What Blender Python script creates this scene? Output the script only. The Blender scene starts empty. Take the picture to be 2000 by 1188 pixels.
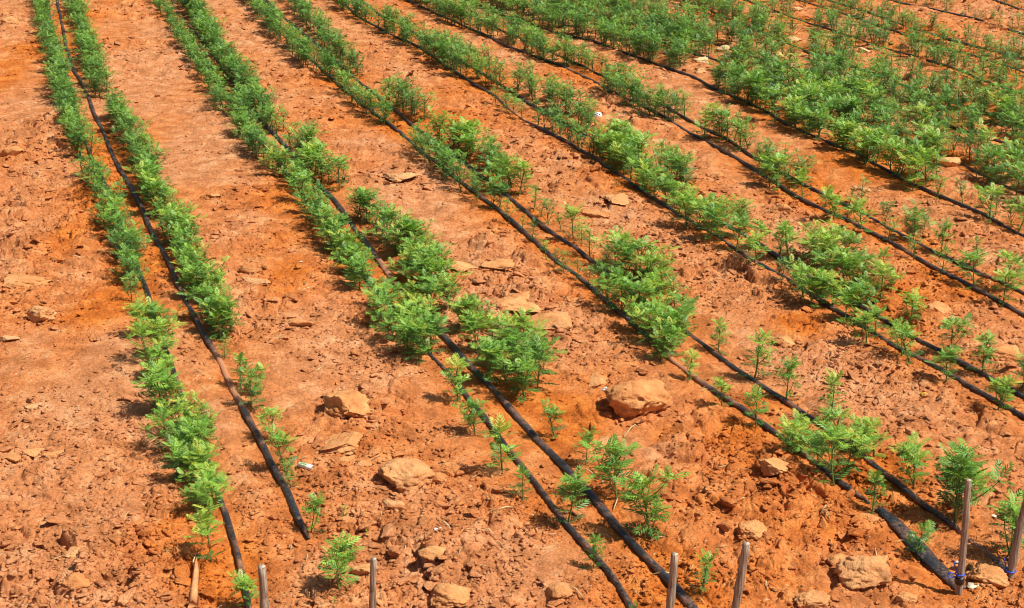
import bpy, math, random
import numpy as np
from mathutils import Vector, Matrix, noise as mnoise
random.seed(11)
RS = np.random.RandomState(5)
R = math.radians
# ------------------------------------------------------------------ camera, light, exposure
SC = bpy.context.scene
F_PX, CX, CY, CAM_H = 3000.0, 1000.0, 594.0, 3.0
PITCH = math.atan(1109.0 / F_PX)
cam_d = bpy.data.cameras.new('camera'); cam = bpy.data.objects.new('camera', cam_d)
SC.collection.objects.link(cam); SC.camera = cam
cam_d.sensor_width = 36.0; cam_d.lens = 36.0 * F_PX / 2000.0
cam_d.clip_start = 0.1; cam_d.clip_end = 2000.0
cam.location = (0, 0, CAM_H); cam.rotation_euler = (math.pi / 2 - PITCH, 0, 0)

SUN_ELEV = R(57); SUN_AZ = Vector((0.93, -0.30))           # horizontal direction towards the sun
SUN_AZ.normalize()
w = bpy.data.worlds.new('World'); SC.world = w; w.use_nodes = True
nt = w.node_tree
sky = nt.nodes.new('ShaderNodeTexSky'); sky.sky_type = 'NISHITA'; sky.sun_disc = False
sky.sun_elevation = SUN_ELEV; sky.sun_rotation = math.atan2(SUN_AZ.x, SUN_AZ.y)
sky.dust_density = 1.5
bg = nt.nodes['Background']; bg.inputs['Strength'].default_value = 0.062
nt.links.new(sky.outputs[0], bg.inputs[0])
sd = bpy.data.lights.new('sun', 'SUN'); sd.energy = 4.9; sd.angle = R(0.53); sd.color = (1.0, 0.95, 0.86)
sun = bpy.data.objects.new('sun', sd); SC.collection.objects.link(sun)
sv = Vector((SUN_AZ.x * math.cos(SUN_ELEV), SUN_AZ.y * math.cos(SUN_ELEV), math.sin(SUN_ELEV)))
sun.rotation_euler = sv.to_track_quat('Z', 'Y').to_euler(); sun.location = (6, -3, 9)
SC.view_settings.view_transform = 'Standard'; SC.view_settings.look = 'None'
SC.view_settings.exposure = 0.25; SC.view_settings.gamma = 1.0
SC.cycles.filter_width = 1.0

# ------------------------------------------------------------------ noise in numpy
def h2(ix, iy, seed):
    ix = ix.astype(np.int64) & 0xffffffff; iy = iy.astype(np.int64) & 0xffffffff
    h = (ix * 374761393 + iy * 668265263 + seed * 2246822519) & 0xffffffff
    h = ((h ^ (h >> 13)) * 1274126177) & 0xffffffff
    h = ((h ^ (h >> 16)) * 2654435761) & 0xffffffff
    h = h ^ (h >> 15)
    return (h & 0xffffff).astype(np.float64) / float(0x1000000)
def vn(x, y, seed=0):
    ix = np.floor(x); iy = np.floor(y); fx = x - ix; fy = y - iy
    fx = fx * fx * fx * (fx * (fx * 6 - 15) + 10); fy = fy * fy * fy * (fy * (fy * 6 - 15) + 10)
    a = h2(ix, iy, seed); b = h2(ix + 1, iy, seed); c = h2(ix, iy + 1, seed); d = h2(ix + 1, iy + 1, seed)
    return (a + (b - a) * fx) * (1 - fy) + (c + (d - c) * fx) * fy
def fbm(x, y, o=4, seed=0):
    s = 0; a = .5; t = 0
    for k in range(o):
        s = s + a * (vn(x, y, seed + k * 17) * 2 - 1); t += a; a *= .5
        x, y = x * 1.93 + y * .37, y * 1.93 - x * .37
    return s / t
def worley(x, y, seed=0):
    ix = np.floor(x); iy = np.floor(y)
    f1 = np.full(x.shape, 9.); f2 = np.full(x.shape, 9.)
    r = np.zeros(x.shape); ddx = np.zeros(x.shape); ddy = np.zeros(x.shape)
    for ox in (-1, 0, 1):
        for oy in (-1, 0, 1):
            cx = ix + ox; cy = iy + oy
            dx = x - (cx + h2(cx, cy, seed)); dy = y - (cy + h2(cx, cy, seed + 7))
            d = np.sqrt(dx * dx + dy * dy)
            rr = h2(cx, cy, seed + 13)
            nearer = d < f1
            f2 = np.where(nearer, f1, np.minimum(f2, d))
            r = np.where(nearer, rr, r); ddx = np.where(nearer, dx, ddx); ddy = np.where(nearer, dy, ddy)
            f1 = np.where(nearer, d, f1)
    return f1, f2, r, ddx, ddy
def sst(a, b, x):
    t = np.clip((x - a) / (b - a), 0, 1); return t * t * (3 - 2 * t)

# ------------------------------------------------------------------ where a point of the ground lies
sp_, cp_ = math.sin(PITCH), math.cos(PITCH)
def ray(px, py):
    dx = (px - CX) / F_PX; dy = -(py - CY) / F_PX
    return (dx, dy * sp_ + cp_, dy * cp_ - sp_)
def G0(px, py, z=0.0):
    d = ray(px, py); t = (z - CAM_H) / d[2]
    return (d[0] * t, d[1] * t)

HOSES = [
 ('leftmost black drip hose, threaded under the leaves of the first marigold row',
  [(60,-90),(90,0),(100,50),(125,130),(150,220),(173,293),(187,325),(212,378),(240,446),(262,506),(283,566),(300,619),(329,700),(346,746),(361,792),(375,824),(392,874),(410,920),(424,969),(442,1015),(460,1068),(470,1121),(488,1188),(500,1260)]),
 ('second drip hose from the left, half buried in dust near its frayed near end',
  [(98,-90),(112,0),(120,50),(135,110),(150,150),(172,190),(190,235),(215,290),(240,340),(255,370),(275,405),(290,440),(310,480),(330,520),(345,555),(362,590),(385,630),(405,665),(425,700),(445,740),(468,785),(485,820),(505,855),(520,890),(540,930),(560,965),(575,1000),(590,1030),(601,1052)]),
 ('third drip hose from the left, thin, mostly hidden until it passes the big clump',
  [(275,-90),(318,0),(350,60),(390,120),(442,184),(500,265),(551,332),(566,350),(622,421),(665,481),(724,555),(767,598),(813,662),(837,690),(862,715),(887,743),(912,778),(950,821),(972,853),(1007,895),(1042,941),(1074,987),(1106,1030),(1145,1072),(1180,1114),(1209,1153),(1230,1188),(1260,1250)]),
 ('fourth drip hose from the left, thick and bare, ending behind a bare stake',
  [(285,-90),(336,0),(350,28),(378,60),(400,81),(428,117),(449,152),(470,177),(502,219),(530,255),(555,286),(583,325),(619,364),(647,389),(689,449),(721,485),(760,538),(791,570),(848,633),(880,669),(922,715),(950,743),(989,785),(1025,828),(1074,881),(1120,934),(1163,980),(1209,1037),(1251,1079),(1304,1132),(1343,1178),(1400,1250)]),
 ('fifth drip hose from the left, running into the orange clods and stopping short',
  [(410,-90),(510,10),(575,85),(647,152),(685,184),(728,219),(770,247),(806,283),(848,315),(869,332),(905,361),(933,385),(958,404),(1004,435),(1035,467),(1085,510),(1134,548),(1177,584),(1216,619),(1258,655),(1321,708),(1364,739),(1392,761),(1441,796),(1491,835),(1526,860),(1569,888),(1608,916),(1646,948),(1696,983)]),
 ('sixth drip hose from the left, ending at the leaning stake by the right edge',
  [(420,-90),(520,0),(573,53),(594,71),(680,140),(767,212),(795,237),(844,272),(869,290),(897,311),(947,353),(989,385),(1007,400),(1039,425),(1067,450),(1102,474),(1138,499),(1177,531),(1240,577),(1286,605),(1342,648),(1388,679),(1441,718),(1487,750),(1526,778),(1579,820),(1608,835),(1639,860),(1689,892),(1724,920),(1774,959),(1813,994),(1866,1033),(1894,1058),(1929,1086),(1968,1124)]),
 ('seventh drip hose from the left, leaving the frame low on the right edge',
  [(560,-90),(660,0),(714,42),(738,57),(806,88),(841,106),(869,131),(920,165),(968,187),(989,209),(1011,226),(1049,247),(1092,269),(1134,293),(1163,311),(1198,336),(1233,361),(1265,382),(1304,407),(1406,471),(1448,499),(1505,534),(1544,552),(1600,591),(1629,609),(1664,630),(1714,658),(1745,676),(1795,700),(1851,732),(1894,761),(1936,785),(1986,814),(2080,870)]),
 ('eighth drip hose from the left, mostly covered by tall plants',
  [(600,-90),(700,0),(780,50),(844,88),(930,140),(1000,180),(1025,198),(1053,212),(1140,262),(1223,308),(1251,329),(1279,350),(1390,425),(1498,495),(1526,513),(1555,531),(1625,570),(1749,647),(1809,676),(1851,700),(1901,725),(1954,757),(2000,782),(2080,830)]),
 ('ninth drip hose from the left, bare across the middle of the right half',
  [(650,-90),(798,4),(850,25),(933,60),(968,78),(996,92),(1021,103),(1088,127),(1127,145),(1173,170),(1240,205),(1297,233),(1346,262),(1371,272),(1406,293),(1441,311),(1477,332),(1519,357),(1558,382),(1600,404),(1650,432),(1689,453),(1724,471),(1760,492),(1795,513),(1841,538),(1880,556),(1919,577),(1972,605),(2000,619),(2080,660)]),
 ('tenth drip hose from the left, thin, just beyond the ninth',
  [(690,-90),(860,0),(960,48),(1050,92),(1200,160),(1297,210),(1328,233),(1357,247),(1424,276),(1448,293),(1512,325),(1547,346),(1593,371),(1707,432),(1745,453),(1802,485),(1866,513),(1901,531),(1947,552),(2000,577),(2080,615)]),
 ('eleventh drip hose from the left, edging the dense green block',
  [(700,-90),(905,0),(961,21),(1004,35),(1064,57),(1113,71),(1155,81),(1194,95),(1226,110),(1269,124),(1307,138),(1357,156),(1385,173),(1417,187),(1455,202),(1487,219),(1526,240),(1569,258),(1618,279),(1653,290),(1682,304),(1703,318),(1728,329),(1790,358),(1841,382),(1901,414),(1950,440),(2000,465),(2080,505)]),
 ('twelfth drip hose from the left, inside the dense green block',
  [(850,-90),(1100,10),(1300,85),(1473,150),(1600,200),(1742,262),(1795,279),(1830,297),(1873,315),(1922,336),(1954,354),(2000,372),(2080,405)]),
 ('drip hose showing between plants left of the pale rocks in the dense block',
  [(950,-90),(1250,35),(1434,99),(1470,110),(1498,120),(1526,127),(1597,152),(1632,163),(1664,170),(1724,191),(1749,202),(1788,216),(1823,230),(1866,247),(1922,262),(1972,279),(2080,320)]),
 ('drip hose running through the middle of the distant green block',
  [(1100,-90),(1380,20),(1593,105),(1632,121),(1682,137),(1760,165),(1800,180),(1900,210),(2000,245),(2080,272)]),
 ('drip hose winding through the upper right part of the green block',
  [(1200,-90),(1480,10),(1700,82),(1861,135),(1930,160),(2000,182),(2080,208)]),
 ('distant drip hose curving down through sparse plants by the right edge',
  [(1300,-90),(1560,0),(1703,45),(1777,70),(1861,97),(1895,104),(1940,118),(2000,140),(2080,165)]),
 ('distant drip hose with a bare black stretch among small plants',
  [(1400,-90),(1646,10),(1728,35),(1777,54),(1808,61),(1900,85),(2000,113),(2080,135)]),
 ('distant drip hose beside sparse seedlings near the upper right corner',
  [(1500,-90),(1731,0),(1830,20),(1932,45),(1958,52),(2000,66),(2080,90)]),
 ('farthest drip hose, a thin dark line crossing bare soil in the upper right corner',
  [(1700,-90),(1912,-8),(1950,4),(2000,20),(2080,42)]),
]
def smooth_poly(pts, n=2):
    p = np.array(pts, float)
    for _ in range(n):
        q = [p[0]]
        for a, b in zip(p[:-1], p[1:]): q += [a * .75 + b * .25, a * .25 + b * .75]
        q.append(p[-1]); p = np.array(q)
    return p
HW = [smooth_poly([G0(*q) for q in pts]) for _, pts in HOSES]
END_HOSE_PX = [(1716,1000),(1740,1018),(1760,1036),(1795,1076),(1830,1112),(1862,1140),(1874,1152)]
HW_END = smooth_poly([G0(*q) for q in END_HOSE_PX])

def dist_hose(x, y):
    best = np.full(x.shape, 9.)
    for line in HW + [HW_END]:
        # thin the polyline a little for speed
        L = line[::3] if len(line) > 40 else line
        L = np.vstack([L, line[-1:]])
        for a, b in zip(L[:-1], L[1:]):
            ab = b - a; l2 = ab.dot(ab)
            if l2 < 1e-9: continue
            m = (np.abs(y - (a[1] + b[1]) / 2) < abs(ab[1]) / 2 + .5) & (np.abs(x - (a[0] + b[0]) / 2) < abs(ab[0]) / 2 + .5)
            if not m.any(): continue
            xx = x[m]; yy = y[m]
            t = np.clip(((xx - a[0]) * ab[0] + (yy - a[1]) * ab[1]) / l2, 0, 1)
            d = np.hypot(xx - a[0] - t * ab[0], yy - a[1] - t * ab[1])
            best[m] = np.minimum(best[m], d)
    return best
# patches of fresh, damp, orange soil and of pale dust, px centre, px radius x, y
DAMP = [(130,470,70,260),(190,620,60,110),(540,430,90,90),(560,560,60,60),(880,220,120,60),(700,490,50,50),
        (1560,930,220,120),(1640,1010,160,80),(1450,880,150,60),(1500,790,60,30),(1100,800,140,60),(960,350,50,40),(1690,330,100,40),
        (1290,850,60,30),(330,1050,120,70),(40,120,60,150),(420,1120,100,60),(1250,340,90,50),(1560,640,60,30),(1800,600,80,30)]
PALE = [(300,130,110,150),(350,300,90,120),(150,830,200,150),(120,1010,160,110),(820,330,120,80),(1000,560,110,80),(640,700,160,80),
        (480,470,60,60),(1100,660,80,60),(1300,900,90,40),(1560,470,60,40),(1300,330,70,40),(1150,1090,160,60)]
ROUGH = [(1560,960,260,150),(1750,650,200,100),(1500,560,140,80),(980,540,120,90),(60,480,80,200),(40,300,60,80),(1150,330,120,60),(1200,200,60,50),(700,800,90,60),(1350,1150,250,60),(850,1120,150,70),(150,1150,160,50),(1620,700,120,60)]
SMOOTH = [(600,700,130,90),(480,1080,90,60),(140,740,140,60),(330,240,50,50),(1250,880,80,50),(1690,345,90,30),(1080,1110,80,50)]
def blobs(x, y, lst):
    s = np.zeros(x.shape)
    for (px, py, rx, ry) in lst:
        c = G0(px, py); e = G0(px + rx, py); f = G0(px, py - ry); g = G0(px, py + ry)
        ax = abs(e[0] - c[0]); ay = (f[1] - g[1]) / 2; cy = (f[1] + g[1]) / 2
        d = ((x - c[0]) / ax) ** 2 + ((y - cy) / ay) ** 2
        s = np.maximum(s, np.exp(-d * 1.1))
    return s
def height(x, y, dh=None):
    x = np.asarray(x, float); y = np.asarray(y, float)
    if dh is None: dh = dist_hose(x, y)
    near = sst(.03, .16, dh)
    wx = x + .05 * fbm(x * 5, y * 5, 3, 3) + .006 * fbm(x * 20, y * 20, 2, 5); wy = y + .05 * fbm(x * 5, y * 5, 3, 4) + .006 * fbm(x * 20, y * 20, 2, 6)
    z = .035 * fbm(x * .55, y * .55, 3, 21) + .014 * fbm(x * 2.6, y * 2.6, 3, 22)
    bil = np.abs(fbm(x * 5.2 + 3, y * 5.2, 3, 61)); z = z + .042 * bil * sst(-.5, .3, fbm(x * .8, y * .8, 2, 62)) * (.3 + .7 * near)
    rough = sst(-.35, .45, fbm(x * .9, y * .9, 3, 31))
    rough = np.clip(.40 + .6 * rough + .9 * blobs(x, y, ROUGH) - .5 * blobs(x, y, SMOOTH), .2, 1.35)
    # plates and clods of three sizes
    for sc, amp, pres, sd_, tl in ((3.4, .028, .55, 41, .8), (8.0, .018, .48, 42, .9), (18., .0105, .36, 43, .9), (42., .0060, .25, 44, 1.0)):
        f1, f2, r, dx, dy = worley(wx * sc, wy * sc, sd_)
        e = sst(.0, .16, f2 - f1)
        k = sst(pres, 1., r)
        a1 = (r * 57.3 % 1) * 6.283
        tilt = (dx * np.cos(a1) + dy * np.sin(a1)) * tl
        bump = e * (k * (1 + tilt * 1.3)) * amp * (1.25 - .6 * f1)
        z = z + bump * rough * (near if sc < 20 else (.5 + .5 * near))
        if sc < 20: z = z - (1 - sst(0, .05, f2 - f1)) * .009 * rough * (k > .02)
    z = z + .0045 * fbm(x * 22, y * 22, 3, 51) * (.4 + rough) + .0022 * fbm(x * 70, y * 70, 2, 52)
    z = z - .006 * (1 - near)
    return z
def hz(x, y): return float(height(np.array([x]), np.array([y]))[0])
def P(px, py):
    z = 0.
    for _ in range(5):
        x, y = G0(px, py, z); z = .5 * z + .5 * hz(x, y)
    return Vector((x, y, hz(x, y)))
def scale_at(y): # px of the photo per metre at distance y on the ground
    return F_PX / (y * cp_ + CAM_H * sp_)

# ------------------------------------------------------------------ materials
def mat(name):
    m = bpy.data.materials.new(name); m.use_nodes = True
    n = m.node_tree.nodes; return m, n, m.node_tree.links, n['Principled BSDF']
def node(n, t, **kw):
    x = n.new(t)
    for k, v in kw.items(): setattr(x, k, v)
    return x
def ramp(n, stops):
    r = n.new('ShaderNodeValToRGB'); e = r.color_ramp.elements
    while len(e) < len(stops): e.new(.5)
    for q, (p, c) in zip(e, stops): q.position = p; q.color = (*c, 1)
    return r
def noise_tex(n, l, co, scale, detail=4, rough=.55):
    t = n.new('ShaderNodeTexNoise'); t.inputs['Scale'].default_value = scale; t.inputs['Detail'].default_value = detail
    t.inputs['Roughness'].default_value = rough; l.new(co, t.inputs['Vector']); return t
def mix(n, l, fac, a, b, mode='MIX'):
    m = n.new('ShaderNodeMix'); m.data_type = 'RGBA'; m.blend_type = mode
    for s, v in ((0, fac), (6, a), (7, b)):
        if hasattr(v, 'links') or hasattr(v, 'is_linked'): l.new(v, m.inputs[s])
        else: m.inputs[s].default_value = v if s == 0 else (*v, 1)
    return m.outputs[2]
def mapr(n, l, v, a, b, c=0., d=1.):
    m = n.new('ShaderNodeMapRange'); l.new(v, m.inputs[0])
    for i, q in enumerate((a, b, c, d)): m.inputs[i + 1].default_value = q
    return m.outputs[0]

def soil_material(name, is_ground):
    m, n, l, b = mat(name)
    geo = n.new('ShaderNodeNewGeometry'); co = geo.outputs['Position']
    big = noise_tex(n, l, co, 1.1, 5, .6); mid = noise_tex(n, l, co, 7., 5, .65); fin = noise_tex(n, l, co, 60., 4, .7); gr = noise_tex(n, l, co, 260., 3, .7)
    dry = ramp(n, [(.30, (.47, .178, .060)), (.5, (.69, .280, .112)), (.68, (.85, .430, .205))]); l.new(mid.outputs[0], dry.inputs[0])
    wet = ramp(n, [(.30, (.42, .105, .018)), (.5, (.68, .188, .030)), (.70, (.86, .305, .062))]); l.new(mid.outputs[0], wet.inputs[0])
    att = n.new('ShaderNodeAttribute'); att.attribute_name = 'damp'
    s = n.new('ShaderNodeMath'); s.operation = 'ADD'; l.new(att.outputs['Fac'], s.inputs[0])
    bb = mapr(n, l, big.outputs[0], .35, .65, -.3, .3); l.new(bb, s.inputs[1])
    s.use_clamp = True
    col = mix(n, l, s.outputs[0], dry.outputs[0], wet.outputs[0])
    f = mapr(n, l, fin.outputs[0], .3, .7, .76, 1.18); g = mapr(n, l, gr.outputs[0], .3, .7, .88, 1.10)
    mm = n.new('ShaderNodeMath'); mm.operation = 'MULTIPLY'; l.new(f, mm.inputs[0]); l.new(g, mm.inputs[1])
    cmb = n.new('ShaderNodeCombineColor')
    for i in range(3): l.new(mm.outputs[0], cmb.inputs[i])
    col = mix(n, l, 1.0, col, cmb.outputs[0], 'MULTIPLY')
    # scattered pale grit and dark organic crumbs
    vo = n.new('ShaderNodeTexVoronoi'); vo.inputs['Scale'].default_value = 34.; l.new(co, vo.inputs['Vector'])
    sep = n.new('ShaderNodeSeparateColor'); l.new(vo.outputs['Color'], sep.inputs[0])
    near0 = mapr(n, l, vo.outputs['Distance'], .22, .12); rare = mapr(n, l, sep.outputs[0], .955, .965)
    k = n.new('ShaderNodeMath'); k.operation = 'MULTIPLY'; l.new(near0, k.inputs[0]); l.new(rare, k.inputs[1])
    col = mix(n, l, k.outputs[0], col, (.78, .50, .29))
    rare2 = mapr(n, l, sep.outputs[1], .965, .972); k2 = n.new('ShaderNodeMath'); k2.operation = 'MULTIPLY'; l.new(near0, k2.inputs[0]); l.new(rare2, k2.inputs[1])
    col = mix(n, l, k2.outputs[0], col, (.12, .05, .02))
    l.new(col, b.inputs['Base Color']); b.inputs['Roughness'].default_value = .95; b.inputs['Specular IOR Level'].default_value = .12
    add = n.new('ShaderNodeMath'); add.operation = 'MULTIPLY_ADD'; l.new(gr.outputs[0], add.inputs[0]); add.inputs[1].default_value = .35; l.new(fin.outputs[0], add.inputs[2])
    wv = n.new('ShaderNodeVectorMath'); wv.operation = 'MULTIPLY_ADD'; l.new(fin.outputs['Color'], wv.inputs[0]); wv.inputs[1].default_value = (.022, .022, .022); l.new(co, wv.inputs[2])
    hh = add.outputs[0]
    for sc_, wt in ((38., .8), (90., .5)):
        vc = n.new('ShaderNodeTexVoronoi'); vc.inputs['Scale'].default_value = sc_; l.new(wv.outputs[0], vc.inputs['Vector'])
        sp2 = n.new('ShaderNodeSeparateColor'); l.new(vc.outputs['Color'], sp2.inputs[0])
        pw = n.new('ShaderNodeMath'); pw.operation = 'POWER'; l.new(sp2.outputs[0], pw.inputs[0]); pw.inputs[1].default_value = 2.2
        ma = n.new('ShaderNodeMath'); ma.operation = 'MULTIPLY_ADD'; l.new(pw.outputs[0], ma.inputs[0]); ma.inputs[1].default_value = wt; l.new(hh, ma.inputs[2]); hh = ma.outputs[0]
    bp = n.new('ShaderNodeBump'); bp.inputs['Strength'].default_value = 1.0; bp.inputs['Distance'].default_value = .012
    l.new(hh, bp.inputs['Height']); l.new(bp.outputs[0], b.inputs['Normal'])
    return m
M_SOIL = soil_material('soil', True)

def rock_material():
    m, n, l, b = mat('dry_clod')
    co = n.new('ShaderNodeNewGeometry').outputs['Position']
    a = noise_tex(n, l, co, 9., 6, .65); f = noise_tex(n, l, co, 90., 4, .7)
    oi = n.new('ShaderNodeObjectInfo')
    c = ramp(n, [(.32, (.46, .165, .052)), (.5, (.68, .28, .095)), (.66, (.80, .40, .155))]); l.new(a.outputs[0], c.inputs[0])
    c2 = mix(n, l, mapr(n, l, oi.outputs['Random'], 0, 1, 0., .2), c.outputs[0], (.82, .46, .20))
    att = n.new('ShaderNodeAttribute'); att.attribute_type = 'OBJECT'; att.attribute_name = 'pale'
    c3 = mix(n, l, att.outputs['Fac'], c2, (.88, .62, .33))
    l.new(c3, b.inputs['Base Color']); b.inputs['Roughness'].default_value = .95; b.inputs['Specular IOR Level'].default_value = .12
    bp = n.new('ShaderNodeBump'); bp.inputs['Strength'].default_value = .9; bp.inputs['Distance'].default_value = .012
    l.new(f.outputs[0], bp.inputs['Height']); l.new(bp.outputs[0], b.inputs['Normal'])
    return m
M_ROCK = rock_material()

def leaf_material():
    m, n, l, b = mat('marigold_leaf')
    att = n.new('ShaderNodeAttribute'); att.attribute_name = 'tint'
    oi = n.new('ShaderNodeObjectInfo')
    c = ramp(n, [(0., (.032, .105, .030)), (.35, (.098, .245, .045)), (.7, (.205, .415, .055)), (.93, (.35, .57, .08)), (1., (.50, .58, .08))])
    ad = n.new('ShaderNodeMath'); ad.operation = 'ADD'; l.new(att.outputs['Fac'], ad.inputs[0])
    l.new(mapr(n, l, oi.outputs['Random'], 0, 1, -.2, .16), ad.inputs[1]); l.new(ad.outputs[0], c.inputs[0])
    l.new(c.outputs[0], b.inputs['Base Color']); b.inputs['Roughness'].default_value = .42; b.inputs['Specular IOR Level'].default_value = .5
    tr = n.new('ShaderNodeBsdfTranslucent'); l.new(mix(n, l, 1., c.outputs[0], (1.5, 1.3, .5), 'MULTIPLY'), tr.inputs[0])
    ms = n.new('ShaderNodeMixShader'); ms.inputs[0].default_value = .20; l.new(b.outputs[0], ms.inputs[1]); l.new(tr.outputs[0], ms.inputs[2])
    l.new(ms.outputs[0], n['Material Output'].inputs[0]); return m
M_LEAF = leaf_material()
def simple(name, col, rough=.6, spec=.3, nscale=None, var=.3, bump=0.):
    m, n, l, b = mat(name)
    co = n.new('ShaderNodeTexCoord').outputs['Object']
    t = noise_tex(n, l, co, nscale or 40., 4)
    r = ramp(n, [(.3, tuple(c * (1 - var) for c in col)), (.7, tuple(min(1, c * (1 + var)) for c in col))]); l.new(t.outputs[0], r.inputs[0])
    l.new(r.outputs[0], b.inputs['Base Color']); b.inputs['Roughness'].default_value = rough; b.inputs['Specular IOR Level'].default_value = spec
    if bump:
        bp = n.new('ShaderNodeBump'); bp.inputs['Distance'].default_value = bump; l.new(t.outputs[0], bp.inputs['Height']); l.new(bp.outputs[0], b.inputs['Normal'])
    return m
M_STEM = simple('marigold_stem', (.13, .20, .05), .5, .4, 60)
M_STRAW = simple('dry_straw', (.62, .46, .24), .7, .2, 80)
M_WHITE = simple('white_plastic', (.82, .83, .78), .35, .5, 60, .08)
M_PAPER = simple('white_paper', (.80, .79, .74), .8, .2, 60, .06)
M_INK = simple('dark_ink', (.05, .05, .06), .6, .3, 60)
M_PRINT = simple('green_print', (.25, .42, .12), .5, .3, 60)
M_RED = simple('red_wrapper', (.65, .04, .03), .4, .5, 60)
M_YELLOW = simple('yellow_leaf', (.78, .45, .05), .6, .3, 60)
M_CREAM = simple('bleached_chip', (.76, .66, .46), .6, .3, 60, .12)
M_BLUE = simple('blue_twine', (.02, .08, .62), .35, .5, 60, .2)
M_TAPE = simple('black_tape', (.018, .018, .02), .4, .5, 60)
M_SPLINT = simple('orange_wood_splinter', (.66, .30, .12), .8, .2, 40, .25, .003)

def hose_material():
    m, n, l, b = mat('black_hose')
    co = n.new('ShaderNodeNewGeometry').outputs['Position']
    t = noise_tex(n, l, co, 8., 5, .7); f = noise_tex(n, l, co, 90., 4, .6)
    att = n.new('ShaderNodeAttribute'); att.attribute_name = 'dust'
    s = n.new('ShaderNodeMath'); s.operation = 'ADD'; l.new(t.outputs[0], s.inputs[0]); l.new(att.outputs['Fac'], s.inputs[1])
    s2 = n.new('ShaderNodeMath'); s2.operation = 'MULTIPLY_ADD'; l.new(f.outputs[0], s2.inputs[0]); s2.inputs[1].default_value = .45; l.new(s.outputs[0], s2.inputs[2])
    d = mapr(n, l, s2.outputs[0], .72, 1.10)
    base = mix(n, l, mapr(n, l, f.outputs[0], .4, .7), (.012, .013, .017), (.042, .044, .050))
    light = mix(n, l, mapr(n, l, s2.outputs[0], .60, 1.0, 0, .22), base, (.30, .22, .17))
    col = mix(n, l, d, light, (.48, .20, .09))
    l.new(col, b.inputs['Base Color']); l.new(mapr(n, l, d, 0, 1, .42, .95), b.inputs['Roughness'])
    bp = n.new('ShaderNodeBump'); bp.inputs['Distance'].default_value = .004; bp.inputs['Strength'].default_value = .6
    l.new(f.outputs[0], bp.inputs['Height']); l.new(bp.outputs[0], b.inputs['Normal'])
    return m
M_HOSE = hose_material()
def wood_material():
    m, n, l, b = mat('weathered_wood')
    tc = n.new('ShaderNodeTexCoord'); mp = n.new('ShaderNodeMapping'); l.new(tc.outputs['Object'], mp.inputs[0]); mp.inputs['Scale'].default_value = (170, 170, 9)
    t = noise_tex(n, l, mp.outputs[0], 1., 6, .65); k = noise_tex(n, l, tc.outputs['Object'], 24., 3)
    r = ramp(n, [(.3, (.09, .06, .04)), (.5, (.31, .23, .165)), (.68, (.54, .44, .34))]); l.new(t.outputs[0], r.inputs[0])
    c = mix(n, l, mapr(n, l, k.outputs[0], .60, .72, 0, .6), r.outputs[0], (.10, .065, .04))
    l.new(c, b.inputs['Base Color']); b.inputs['Roughness'].default_value = .85; b.inputs['Specular IOR Level'].default_value = .2
    bp = n.new('ShaderNodeBump'); bp.inputs['Distance'].default_value = .003; l.new(t.outputs[0], bp.inputs['Height']); l.new(bp.outputs[0], b.inputs['Normal'])
    return m
M_WOOD = wood_material()

# ------------------------------------------------------------------ mesh helpers
def mesh(name, v, f, m, attrs=None, smooth=False):
    v = np.asarray(v, np.float32); me = bpy.data.meshes.new(name)
    me.vertices.add(len(v)); me.vertices.foreach_set('co', v.ravel())
    if isinstance(f, np.ndarray):
        k = f.shape[1]; nl = f.size; tot = len(f); flat = f.ravel().astype(np.int32); st = np.arange(0, nl, k, dtype=np.int32)
    else:
        flat = np.fromiter((i for q in f for i in q), np.int32); ln = np.array([len(q) for q in f]); st = np.concatenate([[0], np.cumsum(ln)[:-1]]).astype(np.int32); nl = len(flat); tot = len(f)
    me.loops.add(nl); me.loops.foreach_set('vertex_index', flat)
    me.polygons.add(tot); me.polygons.foreach_set('loop_start', st)
    me.update(calc_edges=True); me.validate()
    if smooth: me.polygons.foreach_set('use_smooth', np.ones(tot, bool))
    for k_, a in (attrs or {}).items():
        at = me.attributes.new(k_, 'FLOAT', 'POINT'); at.data.foreach_set('value', np.asarray(a, np.float32))
    me.materials.append(m); return me
def link(name, me, parent=None, loc=None):
    o = bpy.data.objects.new(name, me); SC.collection.objects.link(o)
    if parent is not None: o.parent = parent
    if loc is not None: o.location = loc
    return o
def tag(o, label, cat, group=None, kind=None):
    o['label'] = label; o['category'] = cat
    if group: o['group'] = group
    if kind: o['kind'] = kind
    return o
def tube(pts, rad, sides=6, cap=True):
    """verts, faces of a tapered tube along pts"""
    pts = [Vector(p) for p in pts]; n = len(pts)
    if not hasattr(rad, '__len__'): rad = [rad] * n
    v = []; f = []
    for i, p in enumerate(pts):
        t = (pts[min(i + 1, n - 1)] - pts[max(i - 1, 0)]).normalized()
        a = t.cross(Vector((0.31, 0.95, 0.05))).normalized(); b_ = t.cross(a)
        for s in range(sides):
            an = 2 * math.pi * s / sides
            v.append(tuple(p + (a * math.cos(an) + b_ * math.sin(an)) * rad[i]))
    for i in range(n - 1):
        for s in range(sides):
            s2 = (s + 1) % sides
            f.append((i * sides + s, i * sides + s2, (i + 1) * sides + s2, (i + 1) * sides + s))
    if cap: f.append(tuple(range(sides))[::-1]); f.append(tuple((n - 1) * sides + s for s in range(sides)))
    return v, f
def merge(parts):
    v = []; f = []
    for pv, pf in parts:
        o = len(v); v += list(pv); f += [tuple(i + o for i in q) for q in pf]
    return v, f

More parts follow.
